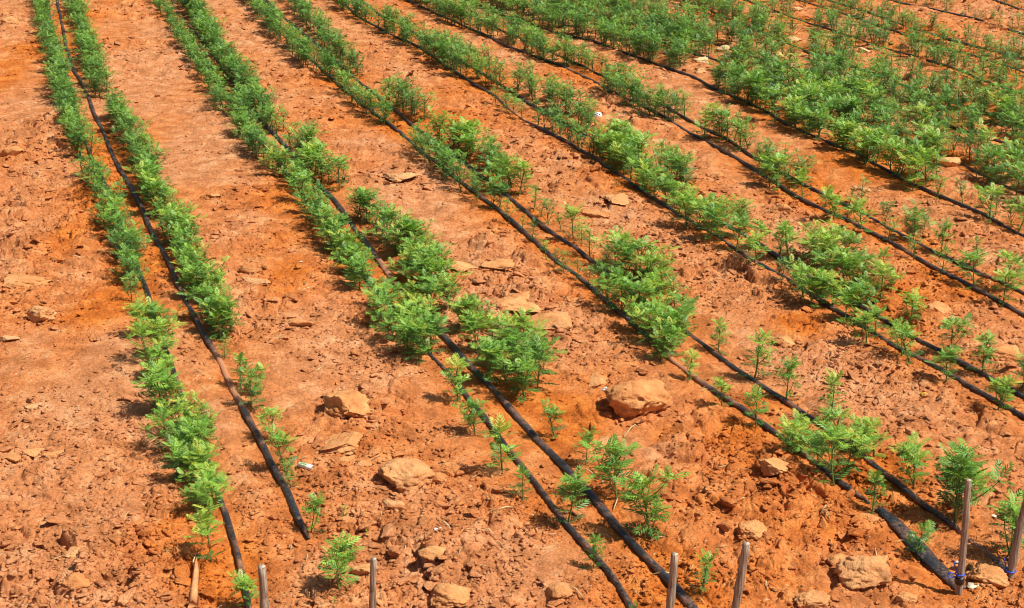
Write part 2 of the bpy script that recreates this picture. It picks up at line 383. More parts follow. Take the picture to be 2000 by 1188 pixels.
# ------------------------------------------------------------------ ground: one sheet, finest where it is near
def build_ground():
    us = np.concatenate([[-40, -15, -6, -3, -2, -1.5, -1.2, -.9, -.75, -.6], np.linspace(-.46, .46, 1250), [.6, .75, .9, 1.2, 1.5, 2, 3, 6, 15, 40]])
    inv = np.linspace(1 / 4.1, 1 / 25., 1250)
    ys = np.concatenate([[-120, -40, -15, -6, -2, 0, 1.5, 2.5, 3.2, 3.7, 3.95], 1 / inv, [27, 30, 36, 45, 60, 90, 150, 300, 700, 1500]])
    U, Y = np.meshgrid(us, ys); W = np.maximum(Y, 4.0); X = U * W
    dh = dist_hose(X, Y); Z = height(X, Y, dh)
    far = sst(24, 40, Y) + sst(.5, .9, np.abs(U)) + (Y < 3.9)
    Z = Z * (1 - np.clip(far, 0, 1))
    strip = np.exp(-(dh / .17) ** 2)
    n1 = fbm(X * 1.3, Y * .7, 4, 71)
    damp = .30 + .6 * strip * (.75 + .5 * n1) + .9 * blobs(X, Y, DAMP) * (.8 + .6 * fbm(X * 3, Y * 3, 3, 72)) - .5 * blobs(X, Y, PALE) + .30 * n1
    damp = np.clip(damp, 0, 1)
    v = np.stack([X, Y, Z], -1).reshape(-1, 3)
    nu, ny = len(us), len(ys)
    a = (np.arange(ny - 1)[:, None] * nu + np.arange(nu - 1)[None, :]).ravel()
    f = np.stack([a, a + 1, a + 1 + nu, a + nu], 1)
    o = link('ground', mesh('ground', v, f, M_SOIL, {'damp': damp.ravel()}, True)); o['kind'] = 'structure'
    return o
build_ground()
def damp_at(x, y):
    x = np.asarray(x, float); y = np.asarray(y, float)
    d = dist_hose(x, y); n1 = fbm(x * 1.3, y * .7, 4, 71)
    return np.clip(.30 + .6 * np.exp(-(d / .17) ** 2) * (.75 + .5 * n1) + .9 * blobs(x, y, DAMP) - .5 * blobs(x, y, PALE) + .3 * n1, 0, 1)

# ------------------------------------------------------------------ clods
def ico(sub):
    import bmesh
    b = bmesh.new(); bmesh.ops.create_icosphere(b, subdivisions=sub, radius=1.)
    v = np.array([q.co[:] for q in b.verts]); f = np.array([[q.index for q in p.verts] for p in b.faces]); b.free(); return v, f
ICO = {k: ico(k) for k in (1, 2, 3, 4, 5)}
def clod_shape(sub, rs, flat=.6, cuts=7, rough=.0, seed=0, dmin=.32):
    v, f = ICO[sub]; v = v.copy()
    for _ in range(cuts):
        nrm = rs.normal(size=3); nrm /= np.linalg.norm(nrm); d = rs.uniform(dmin, max(.78, dmin + .15))
        s = v @ nrm; v -= np.maximum(s - d, 0)[:, None] * nrm
    if rough:
        off = Vector((seed * 3.1, seed * 1.7, 0))
        for i in range(len(v)):
            p = Vector(v[i])
            k = mnoise.fractal(p * 1.6 + off, 1., 2.1, 5) * rough - max(0, .22 - abs(mnoise.noise(p * 2.6 + off))) * rough * 3.2 + mnoise.noise(p * 7 + off) * rough * .55 + mnoise.noise(p * 17 + off) * rough * .32 + mnoise.noise(p * 38 + off) * rough * .15
            v[i] = p * (1 + k)
    v[:, 2] *= flat
    return v, f
def scatter_clods():
    rs = np.random.RandomState(77); V = []; Fc = []; D = []; off = 0
    protos = [clod_shape(1, rs, rs.uniform(.35, .7), 9) for _ in range(30)]
    protos2 = [clod_shape(2, rs, rs.uniform(.3, .6), 15, .10, 3) for _ in range(24)]
    protos3 = [clod_shape(3, rs, rs.uniform(.35, .6), 16, .17, 5 + k_) for k_ in range(18)]
    N = 120000
    inv = rs.uniform(1 / 4.3, 1 / 19., N) if False else None
    y = 4.4 + (rs.uniform(0, 1, N) ** 1.25) * 14.6; x = rs.uniform(-.42, .42, N) * y
    size = .0066 * (rs.uniform(0, 1, N) + .0015) ** (-.47)
    size = np.minimum(size, .045)
    M_ = 3000; size[:M_] = .018 + .045 * rs.uniform(0, 1, M_) ** 2.6
    y[M_:M_ + 2600] = rs.uniform(8, 18.5, 2600); x[M_:M_ + 2600] = rs.uniform(-.42, .42, 2600) * y[M_:M_ + 2600]; size[M_:M_ + 2600] = .016 + .034 * rs.uniform(0, 1, 2600) ** 2.2
    dh = dist_hose(x, y)
    rough = fbm(x * .9, y * .9, 3, 31) + 1.1 * blobs(x, y, ROUGH) - .6 * blobs(x, y, SMOOTH); dens = fbm(x * 2.2, y * 2.2, 3, 81)
    keep = (rs.uniform(0, 1, N) < np.clip(.40 + .8 * rough + .8 * dens, .06, 1)) & (dh > size * 1.2 + .02) & (size * 3000 / (y + 1) > 2.4)
    x, y, size = list(x[keep]), list(y[keep]), list(size[keep])
    for (px, py, wpx, kd, dr, pale, lab) in ROCKS:
        if not wpx: continue
        c = P(px, py + wpx * .08); wr = wpx / scale_at(c.y) / 2
        for _ in range(16):
            a = rs.uniform(3.0, 6.6) if rs.rand() < .7 else rs.uniform(0, 6.28); q = rs.uniform(1.0, 1.45)
            x.append(c.x + math.cos(a) * wr * q); y.append(c.y + math.sin(a) * wr * q * max(dr, .8)); size.append(rs.uniform(.05, .22) ** 1.2 * wr * 2 + .002)
    x, y, size = np.array(x), np.array(y), np.array(size); z = height(x, y); dm = damp_at(x, y)
    for i in range(len(x)):
        big = size[i] > .02
        v, f = protos3[rs.randint(18)] if size[i] > .026 else (protos2 if big else protos)[rs.randint(24)]
        a = rs.uniform(0, 6.28); c, s = math.cos(a), math.sin(a); t = rs.uniform(-.35, .35)
        sx, sy, sz = size[i] * rs.uniform(.8, 1.35), size[i] * rs.uniform(.65, 1.), size[i] * rs.uniform(.6, 1.)
        q = v * (sx, sy, sz); q = np.stack([q[:, 0] * c - q[:, 1] * s, q[:, 0] * s + q[:, 1] * c, q[:, 2] + q[:, 0] * t], 1)
        q += (x[i], y[i], z[i] + sz * (.30 if size[i] < .018 else .12))
        V.append(q); Fc.append(f + off); off += len(q); D.append(np.full(len(q), dm[i] - rs.uniform(0, .25)))
    print('clods', len(x))
    o = link('soil_clods', mesh('soil_clods', np.concatenate(V), np.concatenate(Fc), M_SOIL, {'damp': np.clip(np.concatenate(D), 0, 1)}))
    tag(o, 'small crumbled clods of orange soil scattered over the field', 'soil', None, 'stuff')
ROCKS = [ # px centre, width px, kind (s slab / b boulder), depth ratio, pale, label
 (797,930,104,'r',.85,.12,'large rounded tan clod with a deep shadow below it, in the bare lane'),
 (660,864,82,'s',.9,.0,'flat oval slab of dry soil left of the large rounded clod'),
 (688,800,100,'b',.8,.0,'cracked lumpy clod behind the flat oval slab'),
 (672,899,48,'s',.55,.0,'narrow tilted soil slab between the oval slab and the rounded clod'),
 (712,906,28,'s',.7,.0,'small soil chip at the right end of the narrow tilted slab'),
 (857,934,30,'r',.9,.0,'small clod touching the right side of the large rounded clod'),
 (1248,782,120,'b',.75,.0,'big jagged clod casting a black shadow, beside the fifth hose'),
 (1165,742,42,'s',1.1,.0,'flat upright slab with a cracked left edge, left of the big jagged clod'),
 (1180,870,34,'s',1.6,.0,'long plate of soil leaning between two seedlings right of the fourth hose'),
 (1690,1118,100,'b',.8,.1,'two humped pale rock near the bottom edge, left of the taped stake'),
 (1640,1100,46,'r',.9,.0,'rounded clod pressed against the left of the two humped rock'),
 (1927,1128,64,'b',.9,.0,'broad brown rock between the taped stake and the leaning stake'),
 (78,620,58,'b',.7,.1,'block shaped pale clod on the left margin with a dark underside'),
 (18,661,40,'s',.6,.35,'thin pale flake cut off by the left edge of the photo'),
 (55,548,84,'s',.6,.0,'long layered clod above the block shaped clod on the left margin'),
 (500,549,56,'s',.5,.25,'pale brick shaped slab in the second lane'),
 (488,527,46,'s',.6,.0,'rough clod directly behind the pale brick shaped slab'),
 (422,516,34,'s',1.3,.0,'round cracked clod just right of the second row'),
 (588,630,56,'s',.5,.0,'low flat slab with a shadowed lower edge, below the pale brick shaped slab'),
 (20,44,34,'r',.9,.15,'round stone in the upper left corner'),
 (880,1163,70,'r',.95,.0,'wide low clod on the bottom edge left of centre'),
 (1094,1156,46,'r',.9,.0,'angular clod near the bottom edge, right of the wide low clod'),
 (712,1114,54,'b',.7,.0,'pinkish clod behind the second stake from the left'),
 (845,1086,50,'b',.8,.0,'tan clod with a shadowed left edge above the wide low clod'),
 (768,990,40,'s',.8,.2,'tilted chip of pale soil below the large rounded clod'),
 (905,521,56,'s',.6,.0,'left slab of the broken row of slabs beyond the fourth row'),
 (972,518,62,'s',.5,.0,'dark edged slab in the middle lane, right of another slab'),
 (1005,585,92,'s',.7,.0,'broad worn plate of soil in the middle lane'),
 (1070,628,84,'s',.8,.0,'wedge shaped plate below the broad worn plate'),
 (782,348,66,'s',.65,.25,'smooth pale mound in the third lane'),
 (1163,418,50,'s',.6,.0,'brown slab right of the sixth hose, half way up'),
 (1208,390,56,'s',.8,.1,'smooth pale plate behind the brown slab'),
 (1367,120,30,'b',.9,.75,'bright cream rock half hidden in the dense green block'),
 (1368,140,22,'b',.8,.3,'small orange rock directly in front of the bright cream rock'),
 (1412,97,24,'b',.6,.6,'flat cream rock behind the bright cream rock'),
 (1546,128,30,'b',.6,.35,'triangular tan rock in the dense green block'),
 (1550,77,28,'b',.6,.35,'low tan rock behind the triangular tan rock'),
 (1557,19,18,'b',.8,.35,'small tan rock near the top edge'),
 (1320,15,14,'b',.8,.5,'tiny cream rock at the top edge above the dense block'),
 (1688,100,22,'b',.8,.55,'small cream rock among plants left of the sparse far corner'),
 (1852,320,44,'b',.55,.2,'long pale rock right of the biggest bush'),
 (1938,272,22,'b',.9,.5,'small cream rock near the right edge, above the long pale rock'),
 (1685,367,34,'s',.6,.2,'pale slab in the bare lane left of the biggest bush'),
 (1958,55,28,'b',.7,.1,'low orange clod in the sparse upper right corner'),
 (1528,410,44,'b',.6,.0,'slab edged clod in the lane left of the ninth hose'),
 (1402,347,26,'r',1.2,.0,'upright oval clod in the lane right of the seventh hose'),
 (1694,1014,40,'b',.7,.0,'dark edged clod below the end of the fifth hose'),
 (1512,925,56,'b',.8,.0,'orange clod split by a black crack in the freshly turned patch'),
 (1470,1040,52,'r',.9,.0,'left rounded clod in the freshly turned orange patch'),
 (1585,1175,64,'r',.6,.1,'smooth pale clod on the bottom edge left of the two humped rock'),
 (1770,1170,40,'b',.7,.0,'small clod on the bottom edge right of the two humped rock'),
 (150,1075,46,'s',.8,.15,'angular pale flake low in the left lane'),
 (232,1038,28,'s',.7,.35,'cream coloured patch of soil beside the first row'),
 (68,886,46,'s',.6,.0,'middle lump of three low clods by the left edge'),
 (24,893,34,'s',.7,.0,'leftmost lump of three low clods by the left edge'),
 (105,888,36,'s',.5,.0,'rightmost lump of three low clods by the left edge'),
 (22,302,46,'b',.6,.0,'wide brown clod at the left edge, upper part of the photo'),
 (62,796,30,'s',.9,.2,'pentagon shaped chip of soil left of the first row'),
 (1790,1000,0,'b',.6,0,''),
 (1530,668,40,'b',.8,.0,'loose clod in the lane below the densest part of the seventh hose row'),
 (1830,607,58,'b',.6,.0,'cracked clod with a shadowed base in the lane between eighth and ninth hoses'),
 (1960,700,60,'b',.7,.0,'brown mound by the right edge below the ninth hose'),
 (1870,985,40,'b',.7,.0,'reddish clod right of the taped stake'),
 (420,382,34,'s',.4,.2,'thin splinter shaped clod in the second lane'),
 (150,1135,50,'b',.8,.0,'crumbly clod in the lower left corner'),
]
rs_r = np.random.RandomState(9)
for i, (px, py, wpx, kd, dr, pale, lab) in enumerate(ROCKS):
    if wpx == 0: continue
    sub = 5 if wpx > 50 else 4
    v, f = clod_shape(sub, rs_r, 1., 16 if kd != 's' else 14, .15 if kd != 'r' else .13, i + 1, .32 if kd == 's' else (.48 if kd == 'b' else .72))
    p = P(px, py + wpx * .08); s = scale_at(p.y); wid = 1.14 * wpx / s
    ext = v.max(0) - v.min(0); hgt = wid * (.26 if kd == 's' else .52)
    v = (v - (v.max(0) + v.min(0)) / 2) / ext * (wid, wid * dr * (1.35 if kd == 's' else 1.1), hgt)
    v[:, 2] += v[:, 0] * rs_r.uniform(-.12, .12)
    v[:, 2] += hgt * .5 - hgt * (.32 if kd != 's' else .29)
    o = link('dirt_clod' if pale < .3 else 'pale_rock', mesh('clod', v, f, M_ROCK, None, False), None, (p.x, p.y, p.z))
    o.data.polygons.foreach_set('use_smooth', np.ones(len(f), bool)); o['pale'] = pale
    tag(o, lab, 'rock' if pale >= .3 else 'clod', 'large clods and rocks lying in the field')

scatter_clods()
# ------------------------------------------------------------------ drip hoses
DUSTY = [(1, 427, 462, .45), (3, 336, 378, .35), (3, 740, 790, .3), (4, 1280, 1350, .5), (5, 1870, 1930, .35), (6, 990, 1050, .3)]
def hose(idx, line, lab, wid=.017, hgt=.0115, px=None):
    seg = [0.]; L = [Vector((*line[0], 0))]
    pts = [np.array(line[0])]
    for a, b_ in zip(line[:-1], line[1:]):
        d = np.linalg.norm(b_ - a); n = max(1, int(d / .035))
        for k in range(1, n + 1): pts.append(a + (b_ - a) * k / n)
    pts = np.array(pts); x, y = pts[:, 0], pts[:, 1]
    wob = .012 * fbm(y * 1.7, x * 1.7 + idx * 9, 2, 91)
    x = x + wob
    z = height(x, y)
    k = np.ones(15) / 15; zs = np.convolve(np.pad(z, 7, mode='edge'), k, 'valid'); zs = np.maximum(zs, z - .002)
    k = np.ones(5) / 5; zs = np.convolve(np.pad(zs, 2, mode='edge'), k, 'valid')
    S = 14; n = len(x); V = np.zeros((n, S, 3)); dust = np.zeros((n, S))
    tx = np.gradient(x); ty = np.gradient(y); ln = np.hypot(tx, ty); nx, ny = -ty / ln, tx / ln
    arc = np.cumsum(ln)
    for s in range(S):
        an = 2 * math.pi * s / S
        wv = wid * (1 + .22 * (vn(arc * 3 + idx * 3.3, arc * 0, 95) - .5)) if not hasattr(wid, '__len__') else np.interp(arc / arc[-1], [0, .5, 1], wid)
        rad = 1 + .16 * (vn(arc * 22, arc * 0 + s * 2.3 + idx, 96) - .5) + .10 * (s % 2)
        if idx in (1, 4): rad = rad * (1 - .6 * sst(arc[-1] - .16, arc[-1], arc))
        lat = wv * math.cos(an) * rad; up = hgt * math.sin(an) * rad
        V[:, s, 0] = x + nx * lat; V[:, s, 1] = y + ny * lat; V[:, s, 2] = zs + up + hgt * (.70 - .75 * sst(.55, .85, vn(arc * 2.1 + idx * 5.1, arc * 0, 97)))
    if px is not None:
        pass
    ppx = (x / (y * cp_ + (CAM_H) * sp_)) * F_PX + CX
    dd = np.zeros(n)
    for (j, a, b_, val) in DUSTY:
        if j == idx: dd = np.maximum(dd, val * ((ppx > a) & (ppx < b_)))
    dd = np.convolve(np.pad(dd, 3, mode='edge'), np.ones(7) / 7, 'valid')
    V[:, :, 2] -= (dd * .016)[:, None]
    f = []
    for i in range(n - 1):
        for s in range(S): f.append((i * S + s, (i + 1) * S + s, (i + 1) * S + (s + 1) % S, i * S + (s + 1) % S))
    f.append(tuple(range(S))); f.append(tuple(reversed([(n - 1) * S + s for s in range(S)])))
    me = mesh('drip_hose', V.reshape(-1, 3), f, M_HOSE, {'dust': np.repeat(dd, S)}, True)
    o = link('drip_hose', me)
    tag(o, lab, 'hose', 'black drip hoses laid along the plant rows')
    return o
for i, ((lab, _), line) in enumerate(zip(HOSES, HW)): hose(i, line, lab, .0115 if i in (0, 2, 9) or i > 9 else (.0165 if i == 3 else .0140))
hose(30, HW_END, 'short flattened black hose, widening and tied to the taped stake', [.022, .034, .024], .010)

# ------------------------------------------------------------------ marigold plants
def leaf_proto(npair, width):
    """unit-length pinnate leaf along +x, normal +z; verts and triangles"""
    v = []; f = []
    def lf(bx, ang, ln, wd, side):
        c, s = math.cos(ang), math.sin(ang) * side
        o = len(v); dz = -.22 * bx * bx
        v.append((bx, 0, dz)); m = .48
        v.append((bx + c * ln * m - s * wd, s * ln * m + c * wd, dz - .06 * ln + .05 * wd))
        v.append((bx + c * ln * m + s * wd, s * ln * m - c * wd, dz - .06 * ln + .05 * wd))
        v.append((bx + c * ln, s * ln, dz - .28 * ln))
        f.append((o, o + 1, o + 3)); f.append((o, o + 3, o + 2))
    for k in range(npair):
        t = .16 + .66 * k / max(1, npair - 1)
        ln = .44 * (1 - abs(t - .45) * .8)
        for sd_ in (-1, 1): lf(t, R(50 - 20 * t), ln, ln * width, sd_)
    lf(.80, 0, .36, .36 * width, 1)
    o = len(v); v += [(0, .012, 0), (0, -.012, 0), (.9, 0, -.18)]; f.append((o, o + 1, o + 2))
    return np.array(v), np.array(f)
LEAF_HI = leaf_proto(5, .128); LEAF_LO = leaf_proto(4, .135)

def plant_data(seed, H, spread, nbr, lo=False):
    rs = random.Random(seed); proto, pf = LEAF_LO if lo else LEAF_HI
    V = []; Fc = []; T = []; off = [0]; tubes = []
    def leaf(p, az, el, ln, tint):
        c, s = math.cos(az), math.sin(az); ce, se = math.cos(el), math.sin(el); ro = rs.uniform(-.5, .5)
        X = Vector((c * ce, s * ce, se)); Yv = Vector((-s, c, 0)); Z = X.cross(Yv)
        Y2 = Yv * math.cos(ro) + Z * math.sin(ro); Z2 = X.cross(Y2)
        cup = rs.uniform(.6, 1.7)
        M = np.array([X, Y2, Z2 * cup]) * ln
        V.append(proto @ M + np.array(p)); Fc.append(pf + off[0]); off[0] += len(proto)
        T.append(np.full(len(proto), tint))
    def shoot(p0, az, el, ln, r0, level):
        pts = [Vector(p0)]; n = 5; d = Vector((math.cos(az) * math.cos(el), math.sin(az) * math.cos(el), math.sin(el)))
        for k in range(n):
            d = (d + Vector((rs.uniform(-.1, .1), rs.uniform(-.1, .1), .16 if level else .04))).normalized(); pts.append(pts[-1] + d * ln / n)
        tubes.append(tube(pts, [r0 * (1 - .6 * k / n) for k in range(n + 1)], 4, False))
        at = lambda t: pts[min(n - 1, int(t * n))].lerp(pts[min(n, int(t * n) + 1)], t * n - int(t * n)) if t < 1 else pts[-1]
        return pts, at
    pts, at = shoot((0, 0, 0), rs.uniform(0, 6.28), R(84), H * .82, .0038, 0)
    LL = (.050 if lo else .065) * (H / .2) ** .55
    a0 = rs.uniform(0, 6.28)
    nodes = 6 if not lo else 5
    for k in range(nodes):
        t = .12 + .80 * k / (nodes - 1); p = at(t)
        for s_ in (0, math.pi):
            az = a0 + k * 1.57 + s_ + rs.uniform(-.3, .3)
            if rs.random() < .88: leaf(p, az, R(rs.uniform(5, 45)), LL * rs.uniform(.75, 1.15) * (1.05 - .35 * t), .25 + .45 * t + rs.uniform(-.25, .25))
            if k < nodes - 1 and rs.random() < nbr:
                bl = spread * (1.05 - .62 * t) * rs.choice([.5, .7, .85, 1., 1.2, 1.5])
                bp, bat = shoot(p, az + rs.uniform(-.3, .3), R(rs.uniform(26, 68)), bl, .0022, 1)
                for tt in ((.5, .85) if not lo else (.55, .85)):
                    for s2 in (0, math.pi):
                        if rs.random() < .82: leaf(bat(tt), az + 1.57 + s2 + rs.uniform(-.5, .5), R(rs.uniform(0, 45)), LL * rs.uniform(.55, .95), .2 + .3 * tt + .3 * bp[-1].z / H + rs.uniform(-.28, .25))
                nt_ = 5
                for q in range(nt_):
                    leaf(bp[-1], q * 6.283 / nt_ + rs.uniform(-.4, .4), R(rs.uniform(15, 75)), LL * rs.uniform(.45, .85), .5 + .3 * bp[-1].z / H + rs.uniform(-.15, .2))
    for q in range(9 if not lo else 5):
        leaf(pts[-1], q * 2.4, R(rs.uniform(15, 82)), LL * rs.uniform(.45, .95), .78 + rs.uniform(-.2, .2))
    V = np.concatenate(V); V[:, 2] = np.maximum(V[:, 2], .004)
    return V, np.concatenate(Fc), np.clip(np.concatenate(T), 0, 1), merge(tubes)

PROTO = {}
def make_proto(key, seed, H, spread, nbr):
    v, f, t, (sv_, sf) = plant_data(seed, H, spread, nbr)
    top = np.percentile(v[:, 2], 99)
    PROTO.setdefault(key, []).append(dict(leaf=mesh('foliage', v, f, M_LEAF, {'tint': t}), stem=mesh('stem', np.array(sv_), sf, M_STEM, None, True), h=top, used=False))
for s in range(4): make_proto('slim', 100 + s, .21, .075, .50)
for s in range(7): make_proto('bushy', 200 + s, .21, .125, .66)
for s in range(4): make_proto('mid', 300 + s, .20, .105, .60)
for s in range(2): make_proto('tiny', 400 + s, .11, .05, .25)
LO = [plant_data(500 + s, .20, .11, .75, True) for s in range(10)]
LO_S = [plant_data(520 + s, .20, .085, .6, True) for s in range(5)]

# explicit near plants: (base x, base y, height, kind) in px of the photo, row by row from the near end
ROWS = {}   # (kind: slim, upright (m), bushy, tiny)
ROWS['over the leftmost hose'] = [(484,1184,58,'m'),(412,1097,100,'m'),(385,1012,66,'m'),(420,990,62,'m'),(398,975,55,'m'),(371,950,70,'b'),(343,936,62,'m'),(402,938,85,'b'),(360,915,85,'b'),(384,905,80,'b'),(338,888,80,'b'),(379,876,75,'b'),(352,858,70,'b'),(398,868,50,'m'),(370,842,60,'b'),(396,830,46,'m'),(336,812,80,'m'),(315,800,88,'m'),(348,800,55,'b'),(305,742,75,'b'),(326,760,55,'m'),(290,712,72,'b'),(318,696,75,'b'),(281,660,60,'m'),(322,652,68,'b'),(300,650,52,'b'),(275,618,44,'m'),(258,592,46,'m'),(264,560,48,'m'),(252,545,44,'b'),(240,520,48,'b'),(262,500,50,'b'),(228,505,44,'b'),(225,470,46,'b'),(245,462,46,'m')]
ROWS['right of the second hose'] = [(661,1150,100,'m'),(608,1040,62,'s'),(568,952,45,'m'),(558,922,82,'m'),(534,862,52,'m'),(491,800,62,'s'),(496,770,50,'s'),(470,757,55,'s'),(438,700,40,'s'),(432,664,62,'b'),(420,642,66,'b'),(452,646,60,'b'),(408,622,55,'b'),(440,625,55,'b'),(390,575,48,'b'),(412,590,50,'b'),(372,558,46,'b'),(396,556,38,'m'),(360,535,50,'b'),(382,528,46,'b'),(348,505,46,'b'),(372,500,44,'b'),(336,478,46,'b'),(360,470,42,'b'),(345,450,44,'b'),(318,452,46,'b')]
ROWS['over the third hose'] = [(1240,1202,24,'t'),(1159,1111,56,'s'),(1110,1026,108,'m'),(1021,977,64,'s'),(980,924,106,'s'),(929,851,64,'m'),(894,782,86,'s'),(818,706,78,'b'),(843,690,72,'b'),(795,692,70,'b'),(768,668,72,'b'),(812,668,75,'b'),(788,646,70,'b'),(745,640,74,'b'),(836,650,60,'b'),(762,622,62,'b'),(800,620,55,'b'),(735,600,50,'b'),(703,568,68,'b'),(722,545,55,'b'),(690,540,55,'b'),(672,515,52,'b'),(700,512,50,'b'),(650,495,50,'b'),(632,468,48,'b'),(660,470,46,'b'),(612,445,46,'b'),(640,442,44,'b'),(596,420,44,'b'),(618,415,40,'b')]
ROWS['right of the fourth hose'] = [(1367,1160,84,'s'),(1265,1049,124,'b'),(1205,975,106,'m'),(1143,909,56,'m'),(1083,853,66,'m'),(1025,780,84,'b'),(1050,757,85,'b'),(990,750,85,'b'),(957,742,76,'b'),(1012,728,82,'b'),(1040,715,80,'b'),(975,712,80,'b'),(1062,722,50,'s'),(930,690,70,'b'),(1000,690,76,'b'),(960,680,66,'b'),(1030,685,60,'m'),(890,648,55,'m'),(915,640,66,'b'),(945,645,55,'b'),(851,614,72,'b'),(880,605,62,'b'),(830,590,58,'b'),(865,570,55,'b'),(820,555,60,'b'),(848,550,58,'b'),(791,545,56,'b'),(870,535,46,'b'),(805,520,55,'b'),(835,520,54,'b'),(770,500,50,'b'),(800,495,52,'b'),(830,495,46,'b'),(756,484,48,'b'),(780,470,46,'b'),(735,458,44,'b'),(696,432,50,'m'),(722,435,46,'m'),(745,440,40,'m')]
ROWS['over the fifth hose'] = [(1790,1086,74,'s'),(1703,1005,78,'s'),(1629,948,104,'m'),(1650,925,80,'m'),(1600,925,60,'m'),(1544,898,80,'b'),(1565,888,72,'b'),(1477,834,78,'s'),(1410,794,52,'s'),(1346,741,50,'s'),(1290,705,74,'b'),(1313,697,66,'b'),(1268,672,62,'b'),(1325,672,56,'b'),(1296,668,66,'b'),(1240,645,64,'b'),(1272,645,62,'b'),(1215,614,56,'b'),(1247,615,60,'b'),(1190,598,58,'b'),(1225,588,52,'b'),(1170,565,46,'b'),(1198,562,46,'m'),(1148,560,33,'t'),(1125,548,34,'s'),(1102,535,40,'m'),(1084,520,30,'s'),(1067,507,38,'m'),(1039,472,38,'m'),(1018,455,30,'s'),(995,437,40,'m')]
ROWS['right of the sixth hose'] = [(1968,1090,112,'m'),(1866,1020,142,'m'),(1880,1000,100,'m'),(1784,954,92,'m'),(1707,890,60,'m'),(1665,888,60,'b'),(1680,865,50,'m'),(1640,870,60,'m'),(1620,822,92,'s'),(1535,782,76,'s'),(1473,741,92,'s'),(1403,688,55,'s'),(1343,657,50,'m'),(1328,636,50,'m'),(1297,610,60,'b'),(1318,600,46,'b'),(1270,595,58,'b'),(1293,572,56,'b'),(1262,560,66,'b'),(1250,542,74,'m'),(1278,545,66,'b'),(1230,530,64,'b'),(1201,520,62,'b'),(1187,535,42,'m'),(1215,545,50,'b'),(1152,500,46,'m'),(1135,480,40,'m'),(1120,467,66,'m'),(1096,452,34,'s'),(1071,440,44,'m'),(1056,424,34,'s'),(1042,414,42,'m')]
ROWS['over the seventh hose'] = [(1947,805,66,'m'),(1848,745,66,'m'),(1777,713,78,'m'),(1762,695,50,'m'),(1692,674,66,'m'),(1712,655,56,'m'),(1646,635,60,'m'),(1668,625,58,'b'),(1600,596,58,'m'),(1583,600,60,'m'),(1625,600,50,'b'),(1569,584,60,'b'),(1560,565,46,'m'),(1526,560,42,'s'),(1473,528,54,'m'),(1438,497,58,'m'),(1406,470,55,'b'),(1385,476,66,'b'),(1364,450,58,'b'),(1342,444,55,'b'),(1395,445,50,'b'),(1325,425,52,'b'),(1350,420,50,'b')]
ROWS['right of the eighth hose'] = [(1993,762,70,'m'),(1917,731,80,'s'),(1855,695,70,'m'),(1774,640,66,'m'),(1717,590,62,'m'),(1690,596,68,'b'),(1740,570,40,'s'),(1662,576,62,'b'),(1646,552,62,'b'),(1680,552,60,'b'),(1618,556,60,'b'),(1717,548,50,'s'),(1653,522,60,'b'),(1608,525,60,'b'),(1625,500,50,'b'),(1583,508,58,'b'),(1600,485,46,'m'),(1540,508,62,'s'),(1524,498,50,'s'),(1480,483,50,'s'),(1445,464,66,'m'),(1416,440,50,'b')]
ROWS['over the ninth hose'] = [(1958,600,60,'m'),(1904,565,58,'m'),(1837,540,48,'m'),(1784,510,44,'s'),(1735,475,44,'s'),(1682,455,54,'m'),(1655,425,42,'m'),(1629,433,55,'b'),(1610,405,40,'m')]
ROWS['right of the tenth hose'] = [(1966,568,62,'m'),(1908,519,48,'m'),(1837,500,55,'s'),(1784,468,55,'b'),(1806,448,34,'m'),(1728,437,38,'s'),(1682,398,42,'m'),(1724,420,22,'t')]
ROWS['over the eleventh hose'] = [(1989,455,64,'m'),(1975,440,45,'m'),(1933,433,56,'m'),(1945,420,45,'m'),(1880,402,48,'m'),(1830,388,40,'s'),(1783,372,66,'b'),(1808,362,60,'b'),(1762,352,62,'b'),(1795,345,62,'b'),(1740,338,60,'b'),(1830,350,40,'m')]

